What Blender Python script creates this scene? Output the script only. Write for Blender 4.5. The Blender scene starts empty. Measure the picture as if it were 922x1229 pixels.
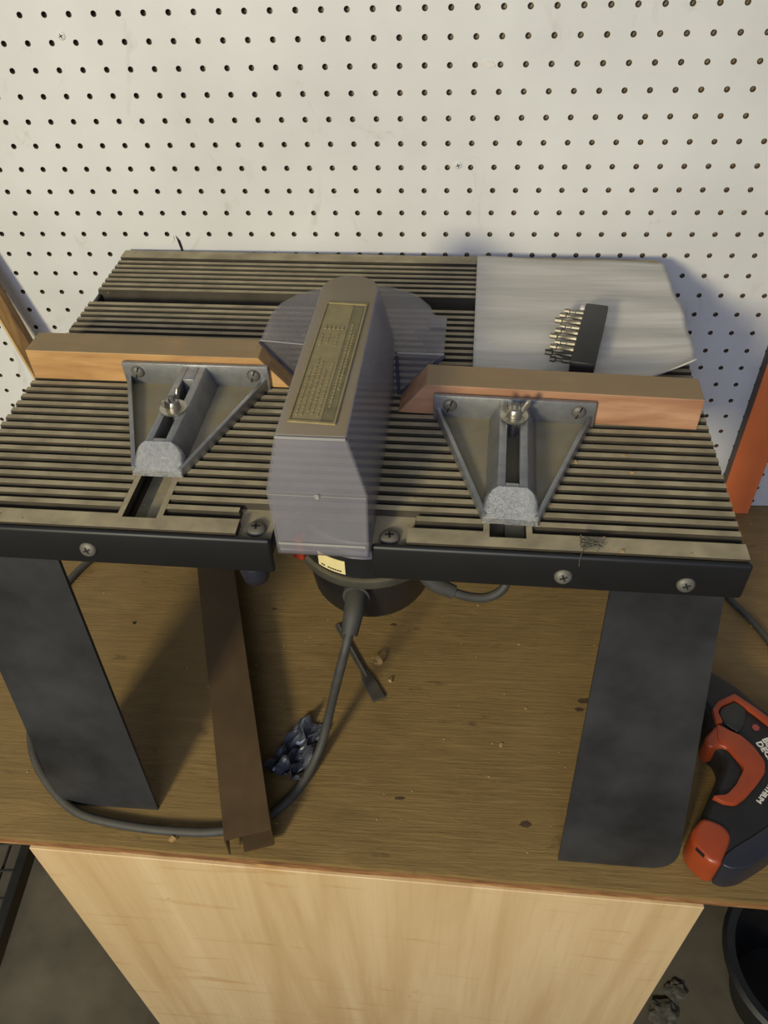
import bpy, bmesh, math, random
from mathutils import Vector, Matrix, noise
random.seed(7)
scene = bpy.context.scene
col = scene.collection

# ---------------------------------------------------------------- camera
cam_d = bpy.data.cameras.new('camera'); cam = bpy.data.objects.new('camera', cam_d); col.objects.link(cam)
cam_d.sensor_fit = 'HORIZONTAL'; cam_d.sensor_width = 36.0
cam_d.lens = 976.68 * 36.0 / 922.0
cam_d.clip_start = 0.02; cam_d.clip_end = 50
R = Matrix(((0.9974369, -0.0237721, 0.0674869), (0.0653289, 0.6872781, -0.7234507), (-0.0291843, 0.7260053, 0.6870696)))
cam.matrix_world = Matrix.Translation((0.025269, -0.9090024, 0.8321285)) @ R.to_4x4()
scene.camera = cam

# ---------------------------------------------------------------- light
scene.view_settings.view_transform = 'Standard'
scene.view_settings.look = 'None'
scene.view_settings.gamma = 1.0
scene.view_settings.use_curve_mapping = False
scene.view_settings.exposure = -0.07

def srgb(r, g, b):
    f = lambda c: (c/255/12.92) if c/255 <= 0.04045 else ((c/255+0.055)/1.055)**2.4
    return (f(r), f(g), f(b), 1.0)

world = bpy.data.worlds.new('garage_air'); scene.world = world
world.use_nodes = True
bg = world.node_tree.nodes['Background']
bg.inputs['Color'].default_value = (0.80, 0.88, 1.0, 1)
bg.inputs['Strength'].default_value = 0.22

def area(name, loc, target, size, power, color, size_y=None):
    d = bpy.data.lights.new(name, 'AREA'); o = bpy.data.objects.new(name, d); col.objects.link(o)
    d.energy = power; d.color = color; d.size = size
    if size_y: d.shape = 'RECTANGLE'; d.size_y = size_y
    o.location = loc
    o.rotation_euler = (Vector(target)-Vector(loc)).to_track_quat('-Z', 'Y').to_euler()
    return o
area('work_lamp', (-0.85, -2.35, 1.20), (0.0, -0.1, 0.35), 0.30, 50, (1.0, 0.92, 0.63))
area('garage_door_daylight', (-0.3, -3.2, 2.1), (0.0, 0.0, 0.4), 1.6, 42, (0.62, 0.70, 1.0), 0.9)

# ---------------------------------------------------------------- materials
def new_mat(name):
    m = bpy.data.materials.new(name); m.use_nodes = True
    nt = m.node_tree; b = nt.nodes['Principled BSDF']
    return m, nt, b
def N(nt, typ, **kw):
    n = nt.nodes.new(typ)
    for k, v in kw.items():
        if k in n.inputs: n.inputs[k].default_value = v
        else: setattr(n, k, v)
    return n
def ramp(nt, src, stops):
    r = nt.nodes.new('ShaderNodeValToRGB'); nt.links.new(src, r.inputs['Fac'])
    e = r.color_ramp.elements
    while len(e) < len(stops): e.new(0.5)
    for i, (p, c) in enumerate(stops):
        e[i].position = p; e[i].color = c
    return r.outputs['Color']
def mix(nt, fac, a, b):
    n = nt.nodes.new('ShaderNodeMix'); n.data_type = 'RGBA'
    for sock, v in ((n.inputs[0], fac), (n.inputs[6], a), (n.inputs[7], b)):
        if hasattr(v, 'is_output'): nt.links.new(v, sock)
        else: sock.default_value = v
    return n.outputs[2]
def noise_tex(nt, scale=(1, 1, 1), detail=4, s=10, rough=.55, dist=0.0):
    tc = nt.nodes.new('ShaderNodeTexCoord'); mp = nt.nodes.new('ShaderNodeMapping'); mp.inputs['Scale'].default_value = scale
    nt.links.new(tc.outputs['Object'], mp.inputs['Vector'])
    n = nt.nodes.new('ShaderNodeTexNoise'); n.inputs['Scale'].default_value = s; n.inputs['Detail'].default_value = detail
    n.inputs['Roughness'].default_value = rough; n.inputs['Distortion'].default_value = dist
    nt.links.new(mp.outputs['Vector'], n.inputs['Vector'])
    return n.outputs['Fac']
def bump(nt, b, h, strength=.3, dist=.002):
    n = nt.nodes.new('ShaderNodeBump'); n.inputs['Strength'].default_value = strength; n.inputs['Distance'].default_value = dist
    nt.links.new(h, n.inputs['Height']); nt.links.new(n.outputs['Normal'], b.inputs['Normal'])
def upness(nt, lo=.55, hi=.9):
    g = nt.nodes.new('ShaderNodeNewGeometry'); s = nt.nodes.new('ShaderNodeSeparateXYZ')
    nt.links.new(g.outputs['Normal'], s.inputs[0])
    m = nt.nodes.new('ShaderNodeMapRange'); nt.links.new(s.outputs['Z'], m.inputs[0])
    m.inputs[1].default_value = lo; m.inputs[2].default_value = hi
    return m.outputs[0]
def mult(nt, a, b):
    n = nt.nodes.new('ShaderNodeMath'); n.operation = 'MULTIPLY'
    for i, v in enumerate((a, b)):
        if hasattr(v, 'is_output'): nt.links.new(v, n.inputs[i])
        else: n.inputs[i].default_value = v
    return n.outputs[0]
def simple(name, c, rough=.5, metal=0.0, var=.25, s=60, dust=0.0, dustc=(128, 112, 78), bmp=0.0):
    m, nt, b = new_mat(name)
    base = srgb(*c); dark = tuple(x*(1-var) for x in base[:3])+(1,); light = tuple(min(1, x*(1+var)) for x in base[:3])+(1,)
    nf = noise_tex(nt, s=s)
    out = ramp(nt, nf, [(.3, dark), (.7, light)])
    if dust > 0:
        nd = noise_tex(nt, s=35, detail=6)
        dn = ramp(nt, nd, [(.25, (.45, .45, .45, 1)), (.65, (1, 1, 1, 1))])
        f = mult(nt, upness(nt), mult(nt, dn, dust))
        out = mix(nt, f, out, srgb(*dustc))
        r = nt.nodes.new('ShaderNodeMapRange'); nt.links.new(f, r.inputs[0]); r.inputs[3].default_value = rough; r.inputs[4].default_value = .95
        nt.links.new(r.outputs[0], b.inputs['Roughness'])
        if metal:
            r2 = nt.nodes.new('ShaderNodeMapRange'); nt.links.new(f, r2.inputs[0]); r2.inputs[3].default_value = metal; r2.inputs[4].default_value = 0
            nt.links.new(r2.outputs[0], b.inputs['Metallic'])
    else:
        b.inputs['Roughness'].default_value = rough; b.inputs['Metallic'].default_value = metal
    nt.links.new(out, b.inputs['Base Color'])
    if bmp: bump(nt, b, noise_tex(nt, s=s*6, detail=3), bmp, .001)
    return m

def pegboard_mat():
    m, nt, b = new_mat('painted_hardboard')
    n1 = noise_tex(nt, s=5, detail=5); n2 = noise_tex(nt, s=60, detail=8, rough=.7); n3 = noise_tex(nt, scale=(1, 1, .6), s=14, detail=8, rough=.7, dist=1.5)
    c = ramp(nt, n1, [(.3, srgb(199, 196, 191)), (.7, srgb(216, 214, 209))])
    c = mix(nt, mult(nt, ramp(nt, n2, [(.68, (0, 0, 0, 1)), (.80, (1, 1, 1, 1))]), .35), c, srgb(130, 122, 108))
    c = mix(nt, mult(nt, ramp(nt, n3, [(.60, (0, 0, 0, 1)), (.74, (1, 1, 1, 1))]), .5), c, srgb(164, 157, 144))
    nt.links.new(c, b.inputs['Base Color']); b.inputs['Roughness'].default_value = .55
    return m
def hole_mat():
    return simple('bare_hardboard', (104, 78, 50), .9, var=.35, s=300)
def wood_mat(name, c1, c2, c3, scale, s=9, rough=.6, dust=0.0, dustc=(128, 112, 80), dist=.6, bmp=.15):
    m, nt, b = new_mat(name)
    n1 = noise_tex(nt, scale=scale, s=s, detail=6, dist=dist)
    n2 = noise_tex(nt, scale=tuple(x*3 for x in scale), s=s*2, detail=4)
    c = ramp(nt, n1, [(.32, srgb(*c1)), (.52, srgb(*c2)), (.72, srgb(*c3))])
    c = mix(nt, mult(nt, ramp(nt, n2, [(.55, (0, 0, 0, 1)), (.75, (1, 1, 1, 1))]), .4), c, srgb(*c1))
    if dust:
        nd = noise_tex(nt, s=40, detail=5)
        f = mult(nt, upness(nt), mult(nt, ramp(nt, nd, [(.2, (.6, .6, .6, 1)), (.6, (1, 1, 1, 1))]), dust))
        c = mix(nt, f, c, srgb(*dustc))
    nt.links.new(c, b.inputs['Base Color']); b.inputs['Roughness'].default_value = rough
    bump(nt, b, n2, bmp, .001)
    return m
def bench_mat():
    m, nt, b = new_mat('brown_painted_plywood')
    n1 = noise_tex(nt, scale=(.5, 2.0, 1), s=26, detail=8, rough=.7, dist=1.0)
    n2 = noise_tex(nt, scale=(.25, 5, 1), s=60, detail=6, rough=.6)
    n3 = noise_tex(nt, s=9, detail=5)
    n4 = noise_tex(nt, scale=(.6, 1.4, 1), s=38, detail=3)
    c = ramp(nt, n1, [(.3, srgb(112, 89, 49)), (.5, srgb(124, 99, 56)), (.70, srgb(136, 110, 65))])
    c = mix(nt, mult(nt, ramp(nt, n3, [(.4, (0, 0, 0, 1)), (.7, (1, 1, 1, 1))]), .5), c, srgb(138, 112, 64))
    c = mix(nt, mult(nt, ramp(nt, n4, [(.66, (0, 0, 0, 1)), (.76, (1, 1, 1, 1))]), .6), c, srgb(66, 48, 26))
    nt.links.new(c, b.inputs['Base Color']); b.inputs['Roughness'].default_value = .62
    h = nt.nodes.new('ShaderNodeMath'); h.operation = 'ADD'; nt.links.new(n1, h.inputs[0]); nt.links.new(n2, h.inputs[1])
    bump(nt, b, h.outputs[0], .5, .002)
    return m
def cabinet_mat():
    m, nt, b = new_mat('pale_plywood')
    n1 = noise_tex(nt, scale=(5, 1, .45), s=2.6, detail=5, dist=1.4)
    n2 = noise_tex(nt, scale=(18, 1, .5), s=12, detail=4)
    n3 = noise_tex(nt, scale=(.8, 1, 6), s=7, detail=4, dist=.8)
    n4 = noise_tex(nt, scale=(1, 1, 1), s=42, detail=2)
    c = ramp(nt, n1, [(.30, srgb(190, 158, 112)), (.5, srgb(203, 174, 130)), (.7, srgb(212, 186, 144))])
    c = mix(nt, mult(nt, ramp(nt, n2, [(.5, (0, 0, 0, 1)), (.8, (1, 1, 1, 1))]), .3), c, srgb(182, 144, 94))
    c = mix(nt, mult(nt, ramp(nt, n3, [(.60, (0, 0, 0, 1)), (.72, (1, 1, 1, 1))]), .55), c, srgb(178, 134, 78))
    c = mix(nt, mult(nt, ramp(nt, n4, [(.74, (0, 0, 0, 1)), (.80, (1, 1, 1, 1))]), .7), c, srgb(110, 78, 44))
    nt.links.new(c, b.inputs['Base Color']); b.inputs['Roughness'].default_value = .6
    bump(nt, b, n2, .1, .001)
    return m
def plastic_mat(name, tint, solid, fac, rough=.22, dust=.0):
    m, nt, b = new_mat(name)
    out = nt.nodes['Material Output']
    tr = nt.nodes.new('ShaderNodeBsdfTransparent'); tr.inputs['Color'].default_value = srgb(*tint)
    nf = noise_tex(nt, s=30, detail=6)
    c = ramp(nt, nf, [(.3, tuple(x*.85 for x in srgb(*solid)[:3])+(1,)), (.7, srgb(*solid))])
    nd = ramp(nt, noise_tex(nt, s=18, detail=6), [(.2, (.75, .75, .75, 1)), (.6, (1, 1, 1, 1))])
    f = mult(nt, upness(nt, .75, .97), mult(nt, nd, dust))
    c = mix(nt, f, c, srgb(130, 114, 84))
    nt.links.new(c, b.inputs['Base Color']); b.inputs['Roughness'].default_value = rough
    rr = nt.nodes.new('ShaderNodeMapRange'); nt.links.new(f, rr.inputs[0]); rr.inputs[3].default_value = rough; rr.inputs[4].default_value = .9
    nt.links.new(rr.outputs[0], b.inputs['Roughness'])
    mr = nt.nodes.new('ShaderNodeMapRange'); nt.links.new(f, mr.inputs[0]); mr.inputs[3].default_value = fac; mr.inputs[4].default_value = .96
    ms = nt.nodes.new('ShaderNodeMixShader'); nt.links.new(mr.outputs[0], ms.inputs[0])
    nt.links.new(tr.outputs[0], ms.inputs[1]); nt.links.new(b.outputs[0], ms.inputs[2]); nt.links.new(ms.outputs[0], out.inputs['Surface'])
    return m

M = {}
M['peg'] = pegboard_mat(); M['hole'] = hole_mat()
M['backing'] = simple('dim_stud_wall', (128, 116, 92), .9, var=.4, s=20)
M['bench'] = bench_mat(); M['cabinet'] = cabinet_mat()
M['ply_a'] = wood_mat('ply_edge_red', (100, 64, 38), (132, 90, 54), (156, 112, 70), (2, 8, 8), s=9)
M['ply_b'] = wood_mat('ply_edge_mid', (96, 60, 34), (140, 98, 56), (186, 146, 92), (2.5, 8, 8), s=10)
M['concrete'] = simple('stained_concrete', (92, 84, 68), .85, var=.35, s=7, bmp=.2)
M['table'] = simple('dusty_cast_aluminium', (62, 55, 43), .6, 0.15, var=.25, s=40, dust=1.0, dustc=(166, 152, 120))
M['black'] = simple('black_enamel', (17, 17, 18), .5, 0, var=.3, s=14)
M['leg'] = simple('scuffed_black_sheet', (42, 42, 44), .5, 0, var=.55, s=13, bmp=.05)
M['wood_l'] = wood_mat('orange_hardwood', (156, 112, 66), (180, 138, 86), (198, 158, 106), (1.2, 8, 8), s=8, dust=.95, dustc=(132, 112, 78))
M['wood_r'] = wood_mat('red_hardwood', (142, 98, 70), (164, 120, 88), (184, 142, 108), (1.2, 8, 8), s=8, dust=.95, dustc=(132, 112, 78))
M['alu'] = simple('cast_aluminium', (150, 150, 150), .42, .75, var=.15, s=80, bmp=.15)
M['alu_dust'] = simple('dusty_cast_web', (140, 138, 130), .5, .5, var=.15, s=60, dust=.9, dustc=(126, 112, 76), bmp=.1)
M['nose'] = simple('rough_ground_aluminium', (176, 176, 176), .3, .9, var=.2, s=300, bmp=.9)
M['steel'] = simple('zinc_steel', (176, 170, 156), .36, .9, var=.15, s=60)
M['dull_steel'] = simple('dull_screw_steel', (104, 100, 92), .55, .4, var=.25, s=80, dust=.4, dustc=(110, 98, 72))
M['bitm'] = simple('worn_bit_steel', (140, 132, 116), .5, .75, var=.3, s=120)
M['slot'] = simple('dark_recess', (18, 17, 15), .8)
M['guard'] = plastic_mat('hazy_clear_plastic', (222, 222, 230), (182, 178, 180), .27, .25, dust=.95)
M['guard_wing'] = plastic_mat('clear_plastic', (228, 228, 232), (186, 180, 178), .13, .15, dust=.22)
M['lip'] = plastic_mat('highlit_plastic_edge', (206, 206, 212), (170, 166, 160), .75, .15)  # whitish, less clear: paints the bright highlight along the guard lip and edges
M['edge'] = plastic_mat('dark_plastic_edge', (120, 124, 150), (52, 54, 74), .8, .2)
M['label'] = simple('dusty_moulded_label', (140, 126, 86), .6, var=.15, s=120, dust=.3)
M['label_dark'] = simple('dusty_moulded_band', (112, 102, 68), .6, var=.2, s=120)
M['motor'] = simple('black_motor_plastic', (26, 26, 28), .4, var=.3, s=20)
M['ring'] = simple('grey_motor_ring', (74, 72, 62), .45, .3, var=.25, s=40, dust=.4)
M['sticker'] = simple('cream_sticker', (226, 208, 150), .6, var=.06, s=60)
M['rubber'] = simple('dusty_black_rubber', (58, 57, 54), .6, var=.25, s=50, dust=.35, dustc=(96, 88, 70))
M['bronze'] = simple('bronze_anodised_aluminium', (84, 66, 44), .42, .35, var=.2, s=16, dust=.35, dustc=(104, 82, 52))
M['red'] = simple('red_plastic', (150, 48, 28), .4)
M['orange'] = simple('orange_plastic', (150, 62, 29), .36, var=.1, s=30)
M['orange_bar'] = simple('orange_painted_bar', (232, 122, 66), .5, var=.08, s=12)
M['navy'] = simple('navy_rubber', (36, 38, 48), .42, var=.2, s=30)
M['dblack'] = simple('matt_black_plastic', (24, 24, 24), .5, var=.25, s=40)
M['grey_win'] = simple('dark_green_grey_plastic', (34, 36, 32), .35, var=.25, s=40)
M['white'] = simple('white_lettering', (214, 208, 196), .6, var=.04)
M['pink'] = simple('faded_red_badge', (150, 66, 62), .5, var=.1)
M['wrench'] = simple('old_tool_steel', (96, 90, 80), .45, .5, var=.25, s=50)
M['shaving'] = simple('wood_shaving', (170, 138, 86), .7, var=.2, s=90)
M['scrap'] = plastic_mat('crumpled_grey_plastic', (120, 122, 130), (82, 84, 92), .8, .25)
M['sheet'] = simple('white_foam_sheet', (178, 172, 160), .6, var=.06, s=25)
M['crate'] = simple('black_wire', (36, 35, 32), .5, var=.3, s=30)
M['tyre'] = simple('black_bucket_plastic', (24, 24, 24), .5, var=.3, s=20)
M['debris'] = simple('grey_litter', (84, 80, 68), .8, var=.4, s=60)
M['stick'] = wood_mat('stained_moulding', (92, 66, 36), (118, 88, 50), (146, 112, 66), (8, 8, 1), s=8)
M['stick_edge'] = wood_mat('bare_moulding_edge', (176, 140, 88), (196, 162, 108), (212, 182, 128), (8, 8, 1), s=8)
M['stain'] = simple('dark_bench_stain', (72, 54, 30), .8, var=.3, s=200)
M['dark_gap'] = simple('black_crack', (16, 14, 12), .9)

# sheet foam: slightly translucent with fine cross ripples
def sheet_mat():
    m, nt, b = new_mat('thin_white_foam')
    n1 = noise_tex(nt, scale=(.5, 6, 1), s=16, detail=5, dist=.3); n2 = noise_tex(nt, s=7, detail=4)
    c = ramp(nt, n1, [(.3, srgb(184, 178, 166)), (.7, srgb(206, 201, 190))])
    nt.links.new(c, b.inputs['Base Color']); b.inputs['Roughness'].default_value = .5
    bump(nt, b, n1, .35, .002)
    out = nt.nodes['Material Output']; tr = nt.nodes.new('ShaderNodeBsdfTransparent')
    ms = nt.nodes.new('ShaderNodeMixShader'); ms.inputs[0].default_value = .9
    nt.links.new(tr.outputs[0], ms.inputs[1]); nt.links.new(b.outputs[0], ms.inputs[2]); nt.links.new(ms.outputs[0], out.inputs['Surface'])
    return m
M['sheet'] = sheet_mat()

# ---------------------------------------------------------------- mesh helpers
def mesh_obj(name, bm, m, parent=None, smooth=False, bev=0.0, seg=2):
    bmesh.ops.remove_doubles(bm, verts=bm.verts, dist=1e-6)
    bmesh.ops.recalc_face_normals(bm, faces=bm.faces)
    if bev:
        es = [e for e in bm.edges if len(e.link_faces) == 2 and e.calc_face_angle(0) > .5]
        bmesh.ops.bevel(bm, geom=es, offset=bev, segments=seg, affect='EDGES', profile=.5, clamp_overlap=True)
    me = bpy.data.meshes.new(name); bm.to_mesh(me); bm.free()
    ms = m if isinstance(m, (list, tuple)) else [m]
    for x in ms: me.materials.append(x)
    if smooth:
        me.polygons.foreach_set('use_smooth', [True]*len(me.polygons))
        try: me.set_sharp_from_angle(angle=math.radians(40))
        except Exception: pass
    o = bpy.data.objects.new(name, me); col.objects.link(o)
    if parent: o.parent = parent
    return o
def tag(o, label=None, cat=None, group=None, kind=None):
    if label: o['label'] = label
    if cat: o['category'] = cat
    if group: o['group'] = group
    if kind: o['kind'] = kind
    return o
def empty(name, loc=(0, 0, 0), rz=0, parent=None):
    o = bpy.data.objects.new(name, None); col.objects.link(o); o.location = loc; o.rotation_euler = (0, 0, rz); o.empty_display_size = .05
    if parent: o.parent = parent
    return o
def box(bm, x0, x1, y0, y1, z0, z1, mi=0):
    vs = [bm.verts.new((x, y, z)) for z in (z0, z1) for x, y in ((x0, y0), (x1, y0), (x1, y1), (x0, y1))]
    for f in ((0, 3, 2, 1), (4, 5, 6, 7), (0, 1, 5, 4), (1, 2, 6, 5), (2, 3, 7, 6), (3, 0, 4, 7)):
        bm.faces.new([vs[i] for i in f]).material_index = mi
def loft(bm, rings, cap0=True, cap1=True, closed=True, mi=0):
    vr = [[bm.verts.new(p) for p in r] for r in rings]
    n = len(vr[0])
    for a, b in zip(vr[:-1], vr[1:]):
        for i in range(n if closed else n-1):
            j = (i+1) % n
            bm.faces.new((a[i], a[j], b[j], b[i])).material_index = mi
    if cap0: bm.faces.new(vr[0][::-1]).material_index = mi
    if cap1: bm.faces.new(vr[-1]).material_index = mi
    return vr
def prism(bm, poly, z0, z1, mi=0):
    loft(bm, [[(x, y, z0) for x, y in poly], [(x, y, z1) for x, y in poly]], mi=mi)
def lathe(bm, prof, seg=24, M4=None, mi=0, cap=True):
    rings = []
    for r, z in prof:
        rings.append([(max(r, 1e-5)*math.cos(2*math.pi*i/seg), max(r, 1e-5)*math.sin(2*math.pi*i/seg), z) for i in range(seg)])
    if M4 is not None: rings = [[tuple(M4 @ Vector(p)) for p in r] for r in rings]
    loft(bm, rings, cap, cap, mi=mi)
def catmull(pts, n=8):
    P = [Vector(p) for p in pts]; P = [2*P[0]-P[1]]+P+[2*P[-1]-P[-2]]; out = []
    for i in range(1, len(P)-2):
        for k in range(n):
            t = k/n; a, b, c, d = P[i-1], P[i], P[i+1], P[i+2]
            out.append(.5*((2*b)+(c-a)*t+(2*a-5*b+4*c-d)*t*t+(3*b-a-3*c+d)*t**3))
    out.append(P[-2]); return out
def tube(bm, pts, r, seg=10, n=8, mi=0, smooth=True):
    P = catmull(pts, n) if smooth else [Vector(p) for p in pts]
    rings = []; up = Vector((0, 0, 1))
    for i, p in enumerate(P):
        t = (P[min(i+1, len(P)-1)]-P[max(i-1, 0)]).normalized()
        s = t.cross(up)
        if s.length < .05: s = t.cross(Vector((0, 1, 0)))
        s.normalize(); u = s.cross(t)
        rr = r[0]+(r[1]-r[0])*i/(len(P)-1) if isinstance(r, tuple) else r
        rings.append([tuple(p+rr*(math.cos(2*math.pi*k/seg)*s+math.sin(2*math.pi*k/seg)*u)) for k in range(seg)])
    loft(bm, rings, mi=mi)
def frame(origin, xdir, zdir):
    z = Vector(zdir).normalized(); x = Vector(xdir); x = (x-z*x.dot(z)).normalized(); y = z.cross(x)
    m = Matrix((x, y, z)).transposed().to_4x4(); m.translation = Vector(origin); return m
def text_mesh(name, body, size, m, M4, parent, depth=.0006):
    cu = bpy.data.curves.new(name, 'FONT'); cu.body = body; cu.size = size; cu.extrude = depth; cu.resolution_u = 2; cu.offset = size*.02
    to = bpy.data.objects.new(name+'_curve', cu); col.objects.link(to)
    dg = bpy.context.evaluated_depsgraph_get(); dg.update()
    me = bpy.data.meshes.new_from_object(to.evaluated_get(dg)); bpy.data.objects.remove(to); bpy.data.curves.remove(cu)
    me.transform(M4); me.materials.clear(); me.materials.append(m); me.name = name
    o = bpy.data.objects.new(name, me); col.objects.link(o); o.parent = parent
    return o
def rounded(poly, r, n=4):
    out = []; k = len(poly)
    for i in range(k):
        p = Vector(poly[i]); a = Vector(poly[i-1])-p; b = Vector(poly[(i+1) % k])-p
        d = min(r, a.length*.45, b.length*.45); s = p+a.normalized()*d; e = p+b.normalized()*d
        for j in range(n+1):
            t = j/n; q = s*(1-t)**2+p*2*t*(1-t)+e*t*t; out.append((q.x, q.y))
    return out

# ---------------------------------------------------------------- setting: pegboard wall with real holes
INCH = .0254; ROW0 = 25.35*INCH
def pegboard():
    bm = bmesh.new(); S = 10; r = .0031; T = .006
    c0, c1, r0, r1 = -30, 30, -8, 25
    ang = [2*math.pi*(i+.5)/S for i in range(S)]
    grid = {}
    def gv(x, z):
        k = (round(x*1e5), round(z*1e5))
        if k not in grid: grid[k] = bm.verts.new((x, 0, z))
        return grid[k]
    def cell(x0, x1, z0, z1, cx, cz):
        corners = [gv(x1, z1), gv(x0, z1), gv(x0, z0), gv(x1, z0)]
        f = [bm.verts.new((cx+r*math.cos(a), 0, cz+r*math.sin(a))) for a in ang]
        b = [bm.verts.new((cx+r*math.cos(a), T, cz+r*math.sin(a))) for a in ang]
        ca = [math.atan2(c.co.z-cz, c.co.x-cx) % (2*math.pi) for c in corners]
        def owner(i):
            a = ang[i]
            return min(range(4), key=lambda q: abs((a-ca[q]+math.pi) % (2*math.pi)-math.pi))
        own = [owner(i) for i in range(S)]
        for i in range(S):
            j = (i+1) % S
            bm.faces.new((f[i], f[j], corners[own[i]]))
            if own[i] != own[j]: bm.faces.new((f[j], corners[own[j]], corners[own[i]]))
            w = bm.faces.new((f[i], b[i], b[j], f[j])); w.material_index = 1
    h = INCH/2
    for ci in range(c0, c1+1):
        for ri in range(r0, r1+1):
            cx, cz = ci*INCH, ROW0-ri*INCH
            z0 = cz-h if ri < r1 else 0.0
            cell(cx-h, cx+h, z0, cz+h, cx, cz)
    me = bpy.data.meshes.new('wall_back'); bmesh.ops.recalc_face_normals(bm, faces=bm.faces)
    # outer rim and back face are hidden against the studs
    bm.to_mesh(me); bm.free()
    me.materials.append(M['peg']); me.materials.append(M['hole'])
    o = bpy.data.objects.new('wall_back', me); col.objects.link(o)
    return o
wall = pegboard(); tag(wall, 'white pegboard wall with rows of small holes', kind='structure')
bm = bmesh.new(); box(bm, -.80, .80, .0085, .06, -.9, .9)
tag(mesh_obj('trim_1', bm, M['backing']), 'dim boarding behind the pegboard', kind='structure')
# screws holding the board (parts of the wall) and a torn spot
def wall_screw(x, z):
    bm = bmesh.new(); m4 = frame((x, 0, z), (1, 0, 0), (0, -1, 0))
    lathe(bm, [(.0042, 0), (.0042, .0006), (.0030, .0014), (.0010, .0016)], 14, m4)
    for a in (0, math.pi/2):
        c, s = math.cos(a+.4), math.sin(a+.4)
        q = [m4 @ Vector((c*u-s*v, s*u+c*v, w)) for w in (.0013, .0019) for u, v in ((-.0022, -.0004), (.0022, -.0004), (.0022, .0004), (-.0022, .0004))]
        vs = [bm.verts.new(p) for p in q]
        for f in ((0, 3, 2, 1), (4, 5, 6, 7), (0, 1, 5, 4), (1, 2, 6, 5), (2, 3, 7, 6), (3, 0, 4, 7)):
            bm.faces.new([vs[i] for i in f]).material_index = 1
    mesh_obj('screw', bm, [M['peg'], M['slot']], wall)
wall_screw(-.369, .625); wall_screw(.037, .494)
bm = bmesh.new()
prism(bm, [(0, 0), (.004, -.006), (.0052, -.014), (.0055, -.021), (.0075, -.0235), (.0060, -.0245), (.0035, -.021), (.0020, -.013)], 0, .0009)
o = mesh_obj('crack', bm, M['dark_gap'], wall); o.rotation_euler = (math.pi/2, 0, 0); o.location = (-.2945, 0, .4135)
o['label'] = 'black crack in the pegboard'
bm = bmesh.new(); prism(bm, [(-.006, 0), (0, .003), (.006, .001), (.009, -.002), (.002, -.0045), (-.002, -.002)], 0, .0012)
o = mesh_obj('torn_flake', bm, M['white'], wall); o.rotation_euler = (math.pi/2, 0, 0); o.location = (.0625, 0, .5945)
bm = bmesh.new(); prism(bm, [(-.003, .003), (.002, .0035), (.0026, -.002), (-.002, -.0045)], 0, .0012)
o = mesh_obj('torn_flake', bm, M['white'], wall); o.rotation_euler = (math.pi/2, 0, 0); o.location = (-.2995, 0, .410)

# floor
bm = bmesh.new(); box(bm, -2.2, 2.2, -3.2, .1, -.95, -.90)
tag(mesh_obj('floor', bm, M['concrete']), 'stained bare concrete floor', kind='structure')

# ---------------------------------------------------------------- workbench: top (three plies) and cabinet
def yfront(x, off=0): return -.5606-.0333*x-off
bench = empty('workbench_top', (0, -.28, -.019))
tag(bench, 'brown painted plywood bench top under the black router table', 'workbench')
for (z0, z1, off, m, nm) in ((-.0065, 0, 0, M['bench'], 'top_ply'), (-.0130, -.0065, .0006, M['ply_a'], 'ply_layer'), (-.019, -.0130, -.0006, M['ply_b'], 'ply_layer')):
    bm = bmesh.new()
    xs = [-.95+i*.05 for i in range(39)]
    poly = [(x, yfront(x, off)+.28+random.uniform(-.0006, .0006)) for x in xs]+[(.95, .279), (-.95, .279)]
    prism(bm, poly, z0+.019, z1+.019)
    o = mesh_obj(nm, bm, m, bench)
def blot(nm, x, y, rx, ry, m, seed, kind=None):
    rg = random.Random(seed); bm = bmesh.new(); n = 14
    prism(bm, [(rx*math.cos(2*math.pi*k/n)*rg.uniform(.6, 1.1), ry*math.sin(2*math.pi*k/n)*rg.uniform(.6, 1.1)) for k in range(n)], 0, .0003)
    o = mesh_obj(nm, bm, m, bench); o.location = (x, y+.28, .019); return o
blot('screw_hole', -.3710, -.2560, .0030, .0030, M['dark_gap'], 1)
blot('stain', -.0300, -.2450, .0050, .0026, M['stain'], 2); blot('stain', .2050, -.3500, .0110, .0045, M['stain'], 3)
blot('stain', .1240, -.5050, .0080, .0040, M['stain'], 4); blot('stain', -.1900, -.2250, .0040, .0020, M['stain'], 5)
blot('stain', .1950, -.3620, .0060, .0030, M['stain'], 6); blot('stain', -.0100, -.4830, .0070, .0024, M['stain'], 7)
cab = empty('plywood_cabinet', (-.045, -.30, -.90), -.0333)
tag(cab, 'pale plywood cabinet front below the brown bench top', 'cabinet')
bm = bmesh.new(); box(bm, -.352, .352, -.262, -.247, 0, .881); mesh_obj('front_panel', bm, M['cabinet'], cab, bev=.0008, seg=1)
for s in (-1, 1):
    bm = bmesh.new(); box(bm, s*.350-.008, s*.350+.008 if s < 0 else .352, -.247, .25, 0, .881); mesh_obj('side_panel', bm, M['cabinet'], cab)

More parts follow.
